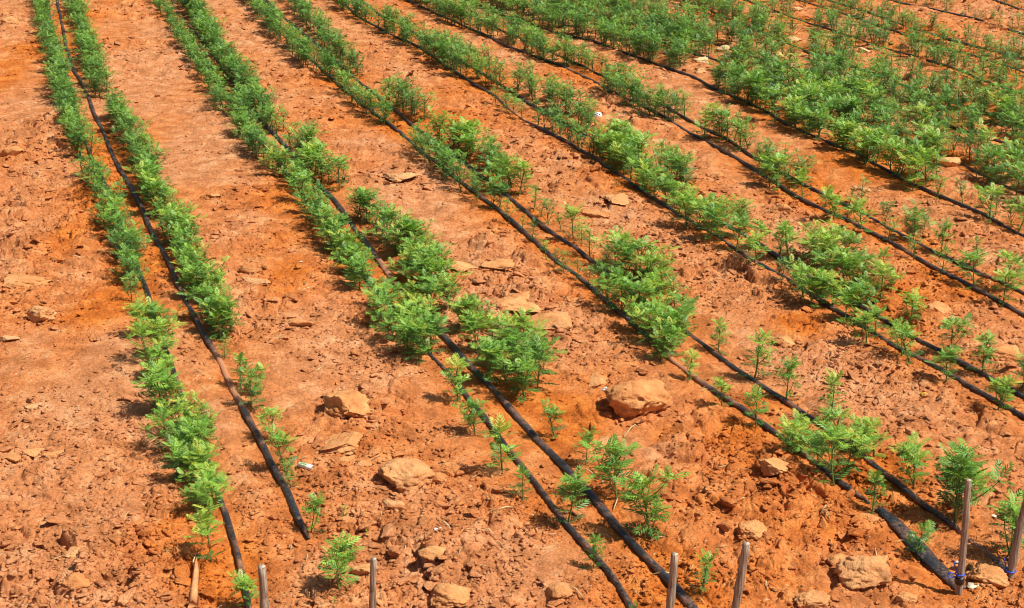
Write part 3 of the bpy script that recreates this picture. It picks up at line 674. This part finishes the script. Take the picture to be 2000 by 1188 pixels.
# dense stretches: centre line of the plant feet in px, spacing m, lateral jitter m, height m, keep probability
STRETCH = [
 ('over the leftmost hose', [(268,575),(262,545),(246,505),(230,460)], .12,.05,.165,1),
 ('right of the second hose', [(408,600),(385,555),(360,505),(338,445)], .12,.06,.18,1),
 ('over the third hose', [(712,560),(680,515),(640,460),(600,405)], .12,.05,.19,1),
 ('right of the fourth hose', [(860,580),(810,520),(760,470),(715,425)], .16,.07,.19,1),
 ('over the leftmost hose', [(228,455),(205,405),(182,360),(176,345)], .10,.05,.185,1),
 ('over the leftmost hose', [(160,315),(148,275),(138,232),(122,180),(104,120),(90,60),(76,0),(62,-60)], .085,.055,.20,1),
 ('right of the second hose', [(338,435),(305,390),(290,350),(272,315),(248,270),(235,240),(222,226)], .085,.06,.20,1),
 ('right of the second hose', [(200,200),(188,160),(178,120),(160,70),(145,20),(132,-60)], .085,.06,.20,1),
 ('over the third hose', [(612,400),(585,372),(565,355)], .09,.05,.18,1),
 ('over the third hose', [(548,350),(512,320),(490,285),(470,245),(460,215)], .09,.055,.19,1),
 ('over the third hose', [(434,225),(425,195),(405,160),(378,115),(350,70),(325,30),(300,0),(270,-60)], .09,.05,.17,1),
 ('right of the fourth hose', [(660,378),(640,360),(615,345),(600,325),(583,295)], .09,.07,.20,1),
 ('right of the fourth hose', [(552,262),(535,255),(510,232),(490,205),(468,170),(448,140),(425,108),(400,70),(378,30),(358,0),(320,-60)], .075,.065,.215,1),
 ('over the fifth hose', [(975,415),(930,388),(900,372),(862,340),(832,306),(800,285)], .11,.05,.20,1),
 ('over the fifth hose', [(765,248),(735,232),(712,214),(685,190),(660,172)], .10,.06,.20,1),
 ('over the fifth hose', [(650,162),(625,142),(600,124),(570,100),(545,80),(520,50),(500,20),(480,-10),(440,-60)], .085,.06,.21,1),
 ('right of the sixth hose', [(1000,388),(965,352),(945,325),(915,308),(885,290),(862,272)], .09,.06,.22,1),
 ('right of the sixth hose', [(822,240),(798,222),(775,206),(755,198)], .075,.05,.23,1),
 ('right of the sixth hose', [(700,155),(670,125),(640,95),(610,62),(590,38),(570,10),(520,-60)], .10,.055,.20,1),
 ('over the seventh hose', [(1325,415),(1300,400),(1270,378),(1237,356),(1198,330),(1163,308),(1134,290),(1102,270),(1070,250),(1045,238)], .11,.05,.21,1),
 ('over the seventh hose', [(1015,232),(1000,222),(975,205)], .16,.03,.16,1),
 ('over the seventh hose', [(968,178),(940,162),(905,155),(880,140),(850,118),(825,105),(795,86),(770,70),(745,58)], .085,.07,.23,1),
 ('over the seventh hose', [(720,52),(700,38),(680,22),(655,0),(600,-60)], .09,.07,.21,1),
 ('right of the eighth hose', [(1340,372),(1320,360),(1275,335),(1250,320),(1225,306),(1190,286)], .09,.06,.24,1),
 ('right of the eighth hose', [(1160,262),(1130,240),(1085,214),(1060,200),(1035,190),(1005,175)], .085,.06,.20,1),
 ('right of the eighth hose', [(960,140),(930,128),(900,118),(865,96),(835,84)], .09,.05,.18,1),
 ('over the ninth hose', [(1590,385),(1560,378),(1510,362),(1490,330),(1470,325)], .15,.05,.21,1),
 ('over the ninth hose', [(1465,296),(1440,285),(1417,278),(1395,270),(1370,268)], .09,.08,.24,1),
 ('over the ninth hose', [(1328,240),(1300,232),(1279,236),(1255,224),(1230,212),(1205,190),(1190,175)], .07,.09,.23,1),
 ('over the ninth hose', [(1112,136),(1090,125),(1060,115),(1030,102)], .07,.07,.22,1),
 ('over the ninth hose', [(1015,92),(985,78),(950,64),(920,56),(890,48),(860,30),(830,10),(800,-10),(740,-60)], .085,.07,.22,1),
 ('right of the tenth hose', [(1590,366),(1545,346),(1512,340),(1490,320)], .13,.04,.19,1),
 ('right of the tenth hose', [(1335,226),(1310,215),(1290,205)], .12,.05,.16,1),
 ('right of the tenth hose', [(1180,152),(1150,136),(1120,124)], .10,.05,.18,1),
 ('right of the tenth hose', [(1090,105),(1040,84),(980,58),(900,20),(850,-10)], .11,.06,.20,.8),
 ('over the eleventh hose', [(1735,332),(1690,308),(1650,288),(1600,268),(1550,248),(1500,222),(1450,198),(1410,180),(1385,168)], .078,.11,.235,1),
 ('over the eleventh hose', [(1330,142),(1290,128),(1250,114),(1200,94),(1140,74),(1070,54),(1000,28),(950,10),(850,-40)], .078,.11,.235,1),
]
def offset_line(line, d):
    t = np.gradient(line, axis=0); t /= np.linalg.norm(t, axis=1)[:, None]
    nrm = np.stack([-t[:, 1], t[:, 0]], 1)
    if nrm[:, 0].mean() < 0: nrm = -nrm
    return line + nrm * d
ALL = []   # x, y, h, kind, row
for row, lst in ROWS.items():
    for (px, py, hp, kd) in lst:
        p = P(px, py); ALL.append([p.x, p.y, p.z, hp / (scale_at(p.y) * cp_) * (1.08 if hp > 62 else 1.22), kd, row])
rs = random.Random(4)
def along(line, spacing, jit, h, keep, row, kinds='bbbm', hj=.18):
    seg = np.linalg.norm(np.diff(line, axis=0), axis=1); cum = np.concatenate([[0], np.cumsum(seg)])
    s = rs.uniform(0, spacing)
    while s < cum[-1]:
        i = min(np.searchsorted(cum, s) , len(line) - 1) - 1; i = max(i, 0)
        t = (s - cum[i]) / max(seg[i], 1e-6); q = line[i] + (line[i + 1] - line[i]) * t
        patch = float(vn(np.array([q[0] * 1.7]), np.array([q[1] * 1.1]), 111)[0])
        if rs.random() < keep * (1 if keep >= 1 else .8 + .45 * patch):
            x = q[0] + rs.uniform(-1, 1) * jit; y = q[1] + rs.uniform(-1, 1) * jit
            ALL.append([x, y, None, h * (1 + rs.uniform(-hj, hj)) * (.90 + .2 * patch), rs.choice(kinds), row])
        s += spacing * rs.uniform(.6, 1.4)
for (row, px, sp, jit, h, keep) in STRETCH:
    along(smooth_poly([G0(*q) for q in px], 1), sp * .80, jit * 1.1, h * 1.03, keep, row)
def pxx(x, y): return x / (y * cp_ + CAM_H * sp_) * F_PX + CX
# the dense block: two plant lines beside each farther hose
for hi, offs, sp, h, keep in ((10, (.32,), .10, .22, .85), (11, (-.12, .12), .09, .225, .92), (11, (.36,), .16, .18, .6), (12, (-.12, .12), .095, .215, .88), (12, (.36,), .16, .18, .6), (13, (-.12, .12), .095, .21, .88),
                              (14, (-.13, .12), .10, .20, .85), (15, (-.13, .13), .11, .185, .80), (16, (-.12, .14), .13, .17, .75), (17, (-.10, .14), .17, .155, .65), (18, (-.2,), .2, .15, .6)):
    for of in offs:
        n0 = len(ALL)
        along(offset_line(HW[hi], of), sp * .85, .09, h, keep, 'dense', 'bbm' if h > .205 else 'mms', .30)
        # thinner towards the bare far corner, and where the rocks show
        for q in ALL[n0:]:
            X = pxx(q[0], q[1]); D = q[1] * cp_ + CAM_H * sp_
            yy = CY - F_PX * ((q[1] * sp_ - CAM_H * cp_) / D)
            if hi == 10 and yy > 330: q[3] = 0
            if yy < 45 and X > 1700 and rs.random() < .45: q[3] *= .7
            for (rx, ry, rr) in ((1368,126,24),(1412,98,14),(1546,134,24),(1550,84,18),(1557,24,14),(1852,328,34),(1938,278,16),(1688,108,16)):
                if abs(X - 7 - rx) < rr * 1.35 and -6 < yy - ry < 36: q[3] = 0
ALL = [q for q in ALL if q[3] > 0]
mis = [q for q in ALL if q[2] is None]
zz = height(np.array([q[0] for q in mis]), np.array([q[1] for q in mis]))
for q, z in zip(mis, zz): q[2] = float(z)
def visible(q):
    X = pxx(q[0], q[1]); D = q[1] * cp_ + CAM_H * sp_; Yb = CY - F_PX * ((q[1] * sp_ - CAM_H * cp_) / D)
    return -60 < X < 2060 and -20 < Yb - q[3] * F_PX / D * .4 < 1250
vis = [q for q in ALL if visible(q)]; hid = [q for q in ALL if not visible(q)]
vis.sort(key=lambda q: -q[3] * scale_at(q[1]))
EXPL = sum(len(v) for v in ROWS.values())
IND = vis[:300]; REST = vis[300:] + hid
ORD = ['', 'second ', 'third ', 'fourth ', 'fifth ', 'sixth ', 'seventh ', 'eighth ', 'ninth ', 'tenth ', 'eleventh ', 'twelfth ']
byrow = {}
for q in sorted(vis, key=lambda q: q[1]): byrow.setdefault(q[5], []).append(q)
pref = {'s': 'slim', 'm': 'upright', 'b': 'bushy', 't': 'tiny'}
KEY = {'s': 'slim', 'm': 'mid', 'b': 'bushy', 't': 'tiny'}
print('plants', len(ALL), 'individual', len(IND), 'rest', len(REST))
rp = random.Random(8)
for q in IND:
    x, y, z, h, kd, row = q
    pr = rp.choice(PROTO[KEY[kd]]); s = h / pr['h']
    e = bpy.data.objects.new('marigold_plant', None); SC.collection.objects.link(e); e.empty_display_size = .05
    st = bpy.data.objects.new('stem', pr['stem']); fo = bpy.data.objects.new('foliage', pr['leaf'])
    for c in (st, fo): c.parent = e; SC.collection.objects.link(c)
    wsc = {'s': 1.1, 'm': 1.2, 'b': 1.22, 't': 1.}[kd]
    wsc = min(wsc, wsc * (.26 / max(h, .2)) ** .3) * s
    e.location = (x, y, z - .004); e.rotation_euler = (rp.uniform(-.1, .1), rp.uniform(-.1, .1), rp.uniform(0, 6.28)); e.scale = (wsc, wsc, s)
    k = byrow[row].index(q) if row in byrow else 99
    size = 'tall ' if h > .23 else ('short ' if h < .13 and kd != 't' else '')
    if row == 'dense': lab = 'bushy marigold plant in the near edge of the dense green block'
    elif k < 12:
        lab = f'{size}{pref[kd]} marigold plant, {ORD[k]}nearest the camera in the row {row}'
    else: lab = f'crowded marigold plant among the dense leaves farther up the row {row}'
    tag(e, lab, 'plant', 'marigold plants growing in rows')
def build_rest():
    V = []; Fc = []; T = []; off = 0; SV = []; SF = []; so = 0
    for q in REST:
        x, y, z, h, kd, row = q
        v, f, t, (sv_, sf) = rp.choice(LO if kd == 'b' else LO_S)
        s = h / .20; a = rp.uniform(0, 6.28); c, sn = math.cos(a), math.sin(a); wsc = s * (1.2 if kd == 'b' else 1.08)
        M = np.array([[c * wsc, sn * wsc, 0], [-sn * wsc, c * wsc, 0], [0, 0, s]])
        V.append(v @ M + (x, y, z)); Fc.append(f + off); off += len(v); T.append(np.clip(t + rp.uniform(-.28, .22), 0, 1))
        w_ = np.array(sv_) @ M + (x, y, z); SV.append(w_); SF += [tuple(i + so for i in p) for p in sf]; so += len(w_)
    e = bpy.data.objects.new('marigold_plants', None); SC.collection.objects.link(e)
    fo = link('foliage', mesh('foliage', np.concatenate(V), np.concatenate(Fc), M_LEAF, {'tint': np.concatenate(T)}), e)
    st = link('stem', mesh('stem', np.concatenate(SV), SF, M_STEM), e)
    tag(e, 'mass of green marigold plants filling the distant rows and the dense far block', 'plants', None, 'stuff')
    for o in (fo, st): o['kind'] = 'stuff'
build_rest()

# ------------------------------------------------------------------ stakes
def stake(base_px, top_px, wpx, lab, tape=False, tie=False, knots=2):
    b0 = P(*base_px); d = ray(*top_px); t = b0.y / d[1]
    top = Vector((d[0] * t, b0.y, CAM_H + d[2] * t)); r = wpx / scale_at(b0.y) / 2
    e = bpy.data.objects.new('wooden_stake', None); SC.collection.objects.link(e); e.location = b0
    v0 = Vector((0, 0, -.05)); v1 = top - b0; n = 16; rr = random.Random(base_px[0])
    pts = []; rad = []
    for k in range(n + 1):
        t_ = k / n; p = v0.lerp(v1, t_); p.x += math.sin(t_ * 5 + base_px[0]) * r * .22; pts.append(p)
        rad.append(r * (1.08 - .16 * t_) * (1 + rr.uniform(-.05, .05) + (.16 if k in (5, 11) else 0)))
    pts.append(pts[-1] + Vector((r * .1, 0, r * .08))); rad.append(rad[-1] * .93)
    v, f = tube(pts, rad, 14, True)
    link('pole', mesh('pole', v, f, M_WOOD, None, False), e)
    # cut end, slightly proud
    tp = pts[-1]; ring = [(tp.x + math.cos(a) * rad[-1] * .8, tp.y + math.sin(a) * rad[-1] * .8, tp.z + r * .06) for a in [2 * math.pi * k / 14 for k in range(14)]]
    ring2 = [(x_, y_, tp.z - r * .1) for x_, y_, _ in ring]
    link('cut_end', mesh('cut_end', ring + ring2, [tuple(range(14))] + [(k, 14 + k, 14 + (k + 1) % 14, (k + 1) % 14) for k in range(14)], simple('pale_end_grain', (.55, .44, .33), .9, .1, 300), None), e)
    if tape:
        d_ = (v1 - v0).normalized(); c = v0 + d_ * (.05 + .045)
        vv, ff = tube([c + d_ * k * .007 for k in range(5)], [r * 1.32, r * 1.5, r * 1.42, r * 1.5, r * 1.3], 14)
        link('tape', mesh('tape', vv, ff, M_TAPE, None, True), e)
    if tie:
        d_ = (v1 - v0).normalized(); c = v0 + d_ * (.05 + (.085 if tape else .03)); parts = []
        lp = [c + Vector((math.cos(a) * r * 1.35, math.sin(a) * r * 1.35, 0)) for a in [k * .52 for k in range(13)]]; parts.append(tube(lp, .0028, 5))
        s_ = -1
        loop = [c + Vector((s_ * (r + .034 * math.sin(a / 2)), -.004, .011 * math.sin(a) - .004)) for a in [k * .45 for k in range(14)]]; parts.append(tube(loop, .0024, 5))
        tail = [c + Vector((s_ * (r + .002 + k * .003), -.003, .008 + k * .009)) for k in range(6)]; parts.append(tube(tail, .0024, 5))
        v, f = merge(parts); link('tie', mesh('tie', v, f, M_BLUE, None, True), e)
    tag(e, lab, 'stake', 'wooden stakes at the near ends of the rows')
stake((520,1345), (512,1107), 17, 'leftmost stake, thick with a rounded top, just right of the first hose')
stake((723,1335), (731,1092), 13, 'thin stake standing before a pinkish clod, second from the left')
stake((1292,1325), (1317,1083), 16, 'stake standing over the fourth hose, third from the left')
stake((1417,1300), (1456,1062), 16, 'stake leaning right on the orange soil, fourth from the left')
stake((1872,1160), (1893,938), 13, 'slim stake with black tape and a blue tie at its foot', True, True)
stake((1968,1128), (2010,960), 15, 'stake leaning right and cut off by the right edge of the photo', False, True)

# ------------------------------------------------------------------ small things lying about
def chip(name, px, py, wpx, m, lab, cat, seed=0, ratio=.7, lift=.004, mark=None):
    p = P(px, py); s = scale_at(p.y); w_ = wpx / s; rs_ = random.Random(seed); n = 11; top = []; bot = []
    for k in range(n):
        a = 2 * math.pi * k / n; rr_ = rs_.uniform(.75, 1.1)
        x = math.cos(a) * w_ / 2 * rr_; y = math.sin(a) * w_ / 2 * ratio * rr_ * 1.6; z = .25 * abs(x) + rs_.uniform(0, .12) * w_
        top.append((x, y, z + .0016)); bot.append((x, y, z))
    c1 = (0, 0, .0016 + .02 * w_); c2 = (0, 0, .02 * w_)
    v = top + bot + [c1, c2]
    f = [(k, (k + 1) % n, 2 * n) for k in range(n)] + [(n + (k + 1) % n, n + k, 2 * n + 1) for k in range(n)] + [(k, n + k, n + (k + 1) % n, (k + 1) % n) for k in range(n)]
    o = link(name, mesh(name, v, f, m), None, (p.x, p.y, p.z + lift)); o.rotation_euler = (.15, 0, rs_.uniform(0, 6))
    tag(o, lab, cat); return o
def lathe(prof, S=20):
    v = []; f = []
    for (x, r_) in prof:
        for s in range(S): v.append((x, math.cos(2 * math.pi * s / S) * r_, math.sin(2 * math.pi * s / S) * r_))
    for i in range(len(prof) - 1):
        for s in range(S): f.append((i * S + s, i * S + (s + 1) % S, (i + 1) * S + (s + 1) % S, (i + 1) * S + s))
    f.append(tuple(range(S))); f.append(tuple(reversed([(len(prof) - 1) * S + s for s in range(S)])))
    return v, f
p = P(598, 914); e = bpy.data.objects.new('plastic_tub', None); SC.collection.objects.link(e); e.location = (p.x, p.y, p.z + .012); e.rotation_euler = (0, .06, R(-24))
v, f = lathe([(-.034, .0105), (-.033, .012), (-.01, .0125), (.024, .0125), (.029, .012), (.033, .009)]); link('body', mesh('body', v, f, M_WHITE, None, True), e)
v, f = lathe([(-.027, .0129), (.006, .0130)]); link('printed_band', mesh('printed_band', v, [q for q in f if len(q) == 4 and (q[0] % 20) in (2, 3, 5, 6, 8)], M_PRINT), e)
tag(e, 'small white plastic tub lying on its side right of the second hose', 'litter')
p = P(1167, 247); e = bpy.data.objects.new('paper_scrap', None); SC.collection.objects.link(e); e.location = (p.x, p.y, p.z + .10); e.rotation_euler = (R(35), 0, R(8))
v = [(-.033, -.022, 0), (0, -.022, .006), (.033, -.022, 0), (.033, .022, 0), (0, .022, .006), (-.033, .022, 0)]; v += [(a, b_, c - .001) for a, b_, c in v]
link('sheet', mesh('sheet', v, [(0, 1, 4, 5), (1, 2, 3, 4), (7, 6, 11, 10), (8, 7, 10, 9), (0, 6, 7, 1), (1, 7, 8, 2), (2, 8, 9, 3), (3, 9, 10, 4), (4, 10, 11, 5), (5, 11, 6, 0)], M_PAPER), e)
v = []; f = []
for (a, b_, c, d_) in ((-.026, -.004, .018, .013), (-.006, .002, .012, .012), (.010, -.010, .012, .016), (-.02, -.016, .02, .006)):
    k = len(v); v += [(a, b_, .0075 - abs(a) * .18 + .002), (a + c, b_ + .002, .0075 - abs(a + c) * .18 + .002), (a + c * .9, b_ + d_, .0075 - abs(a + c) * .18 + .002), (a + .002, b_ + d_ * .8, .0075 - abs(a) * .18 + .002)]; f.append((k, k + 1, k + 2, k + 3))
link('printed_mark', mesh('printed_mark', v, f, M_INK), e)
tag(e, 'white printed paper scrap caught in leaves of the eighth hose row', 'litter')
chip('paper_scrap', 1182, 761, 16, M_PAPER, 'white paper scrap beside the big jagged clod', 'litter', 3, .5)
chip('foil_wrapper', 233, 380, 11, M_RED, 'tiny red wrapper between the two leftmost hoses', 'litter', 4, .8)
chip('dead_leaf', 1083, 858, 14, M_YELLOW, 'yellow dead leaf beside the fourth hose', 'leaf', 5, .6)
chip('dead_leaf', 1806, 774, 17, M_YELLOW, 'yellow dead leaf on bare soil left of the seventh hose end', 'leaf', 6, .6)
chip('bark_chip', 1900, 1147, 22, M_CREAM, 'cream curled chip right of the foot of the taped stake', 'chip', 7, .8)
chip('bark_chip', 1870, 1101, 8, M_PAPER, 'small white chip just left of the taped stake', 'chip', 8, .8)
chip('shell_chip', 852, 1039, 11, M_PAPER, 'largest white chip of the three below the large rounded clod', 'chip', 9, .6)
chip('shell_chip', 873, 1028, 5, M_PAPER, 'small white chip, upper right of the three below the rounded clod', 'chip', 10, .8)
chip('shell_chip', 860, 1040, 6, M_CREAM, 'small cream chip touching the largest white chip', 'chip', 11, .8)
chip('shell_chip', 975, 283, 8, M_CREAM, 'pale chip on bare soil left of the seventh hose', 'chip', 12, .8)
chip('shell_chip', 588, 514, 6, M_PAPER, 'white speck in the second lane, left of the third hose', 'chip', 13, .8)
chip('shell_chip', 1941, 1011, 10, M_CREAM, 'thin pale chip left of the plant by the leaning stake', 'chip', 14, .8)
chip('shell_chip', 1991, 64, 8, M_PAPER, 'white speck in the sparse upper right corner', 'chip', 15, .8)
chip('shell_chip', 155, 506, 6, M_CREAM, 'pale chip on orange soil left of the first row', 'chip', 16, .8)
def straw(pts_px, wpx, m, lab, name='straw_stalk', cat='straw', lift=.006):
    P3 = [P(*q) for q in pts_px]; base = P3[0].copy(); s = scale_at(base.y)
    q = [p_ - base + Vector((0, 0, lift + (.012 if 0 < i < len(P3) - 1 else 0))) for i, p_ in enumerate(P3)]
    v, f = tube(q, [wpx / s / 2] * (len(q) - 1) + [wpx / s / 4], 6)
    o = link(name, mesh(name, v, f, m, None, True), None, base); tag(o, lab, cat); return o
straw([(1218,856),(1232,842),(1240,836),(1248,838)], 2.4, M_STRAW, 'bent pale straw beyond the seedling below the big jagged clod')
straw([(1396,918),(1405,920),(1418,919)], 2.4, M_STRAW, 'short straight straw left of the turned orange patch')
straw([(1602,1010),(1612,997),(1624,996)], 2.6, M_STRAW, 'longer bent straw lying on the turned orange patch')
straw([(1606,997),(1616,1010),(1618,1012)], 2.6, M_STRAW, 'short straw crossing the longer bent straw on the orange patch')
straw([(620,726),(630,716)], 2.4, M_STRAW, 'lone straw in the bare lane left of the third hose')
straw([(380,1118),(378,1105),(384,1082)], 3, M_STRAW, 'upright dry stalk below the first row')
straw([(940,1035),(955,1041),(967,1050)], 2.2, M_STRAW, 'curved dark straw left of the third hose near the bottom')
straw([(1925,548),(1934,556),(1930,562)], 2.2, M_STRAW, 'dry straw between the ninth and tenth hoses')
straw([(122,963),(134,962)], 2.2, M_STRAW, 'short straw on the dusty left lane')
# splinter of orange wood in the lower left
p = P(376, 1188); b1 = P(385, 1108); d_ = b1 - p; n_ = Vector((1, .25, 0)); v = []
prof = [(0, .020), (.25, .021), (.55, .016), (.8, .015), (1, .005)]
for t_, hw in prof:
    c = d_ * t_
    for (a, z_) in ((-1, 0), (-.55, .020), (.1, .030), (.7, .016), (1, 0)): v.append(tuple(c + n_ * hw * a * .9 + Vector((0, 0, z_ + .012 + .002 * math.sin(t_ * 20 + a)))))
f = [(i * 5 + k, i * 5 + k + 1, i * 5 + k + 6, i * 5 + k + 5) for i in range(4) for k in range(4)] + [(0, 1, 2, 3, 4), (20, 21, 22, 23, 24), *[(i * 5, i * 5 + 5, i * 5 + 9, i * 5 + 4) for i in range(4)]]
o = link('wood_splinter', mesh('wood_splinter', v, f, M_SPLINT), None, p); tag(o, 'long orange wood splinter pointing up from the bottom edge', 'wood')
# little weeds: bare seedlings in the lanes
for (px, py, hp, lab) in ((672,1008,20,'tiny pale weed sprouting in the lane right of the second hose'), (1402,1085,14,'tiny weed beside the fourth stake from the left'),
                          (715,1048,12,'faint small weed left of the second stake'), (1895,1112,16,'bright weed sprig at the foot of the leaning stake'),(655,1183,14,'green sprig on the bottom edge near the second stake')):
    p = P(px, py); pr = PROTO['tiny'][0]; s = hp / (scale_at(p.y) * cp_) / pr['h']
    e = bpy.data.objects.new('weed_sprig', None); SC.collection.objects.link(e); e.location = p; e.scale = (s, s, s); e.rotation_euler = (0, 0, px)
    for nm, me in (('stem', pr['stem']), ('foliage', pr['leaf'])):
        c = bpy.data.objects.new(nm, me); c.parent = e; SC.collection.objects.link(c)
    tag(e, lab, 'weed', 'small weeds between the rows')

# ------------------------------------------------------------------ scattered litter: bits of straw and dried leaf, nobody could count
def litter():
    rs = np.random.RandomState(31); parts = []; N = 520
    y = 4.6 + rs.uniform(0, 1, N) ** 1.3 * 9; x = rs.uniform(-.36, .36, N) * (y + 1); z = height(x, y)
    for i in range(N):
        a = rs.uniform(0, 3.14); L = rs.uniform(.006, .028) * (1 if rs.rand() < .9 else 2); t = Vector((math.cos(a), math.sin(a), rs.uniform(-.1, .35))) * L
        p = Vector((x[i], y[i], z[i] + .006)); bend = Vector((rs.uniform(-.2, .2), rs.uniform(-.2, .2), .2)) * L
        parts.append(tube([p - t, p + bend, p + t], [.0006 + L * .04, .0007 + L * .05, .0005], 4))
    v, f = merge(parts)
    o = link('plant_litter', mesh('plant_litter', v, f, M_STRAW)); tag(o, 'scattered crumbs of dry straw and leaf lying all over the soil', 'litter', None, 'stuff')
litter()
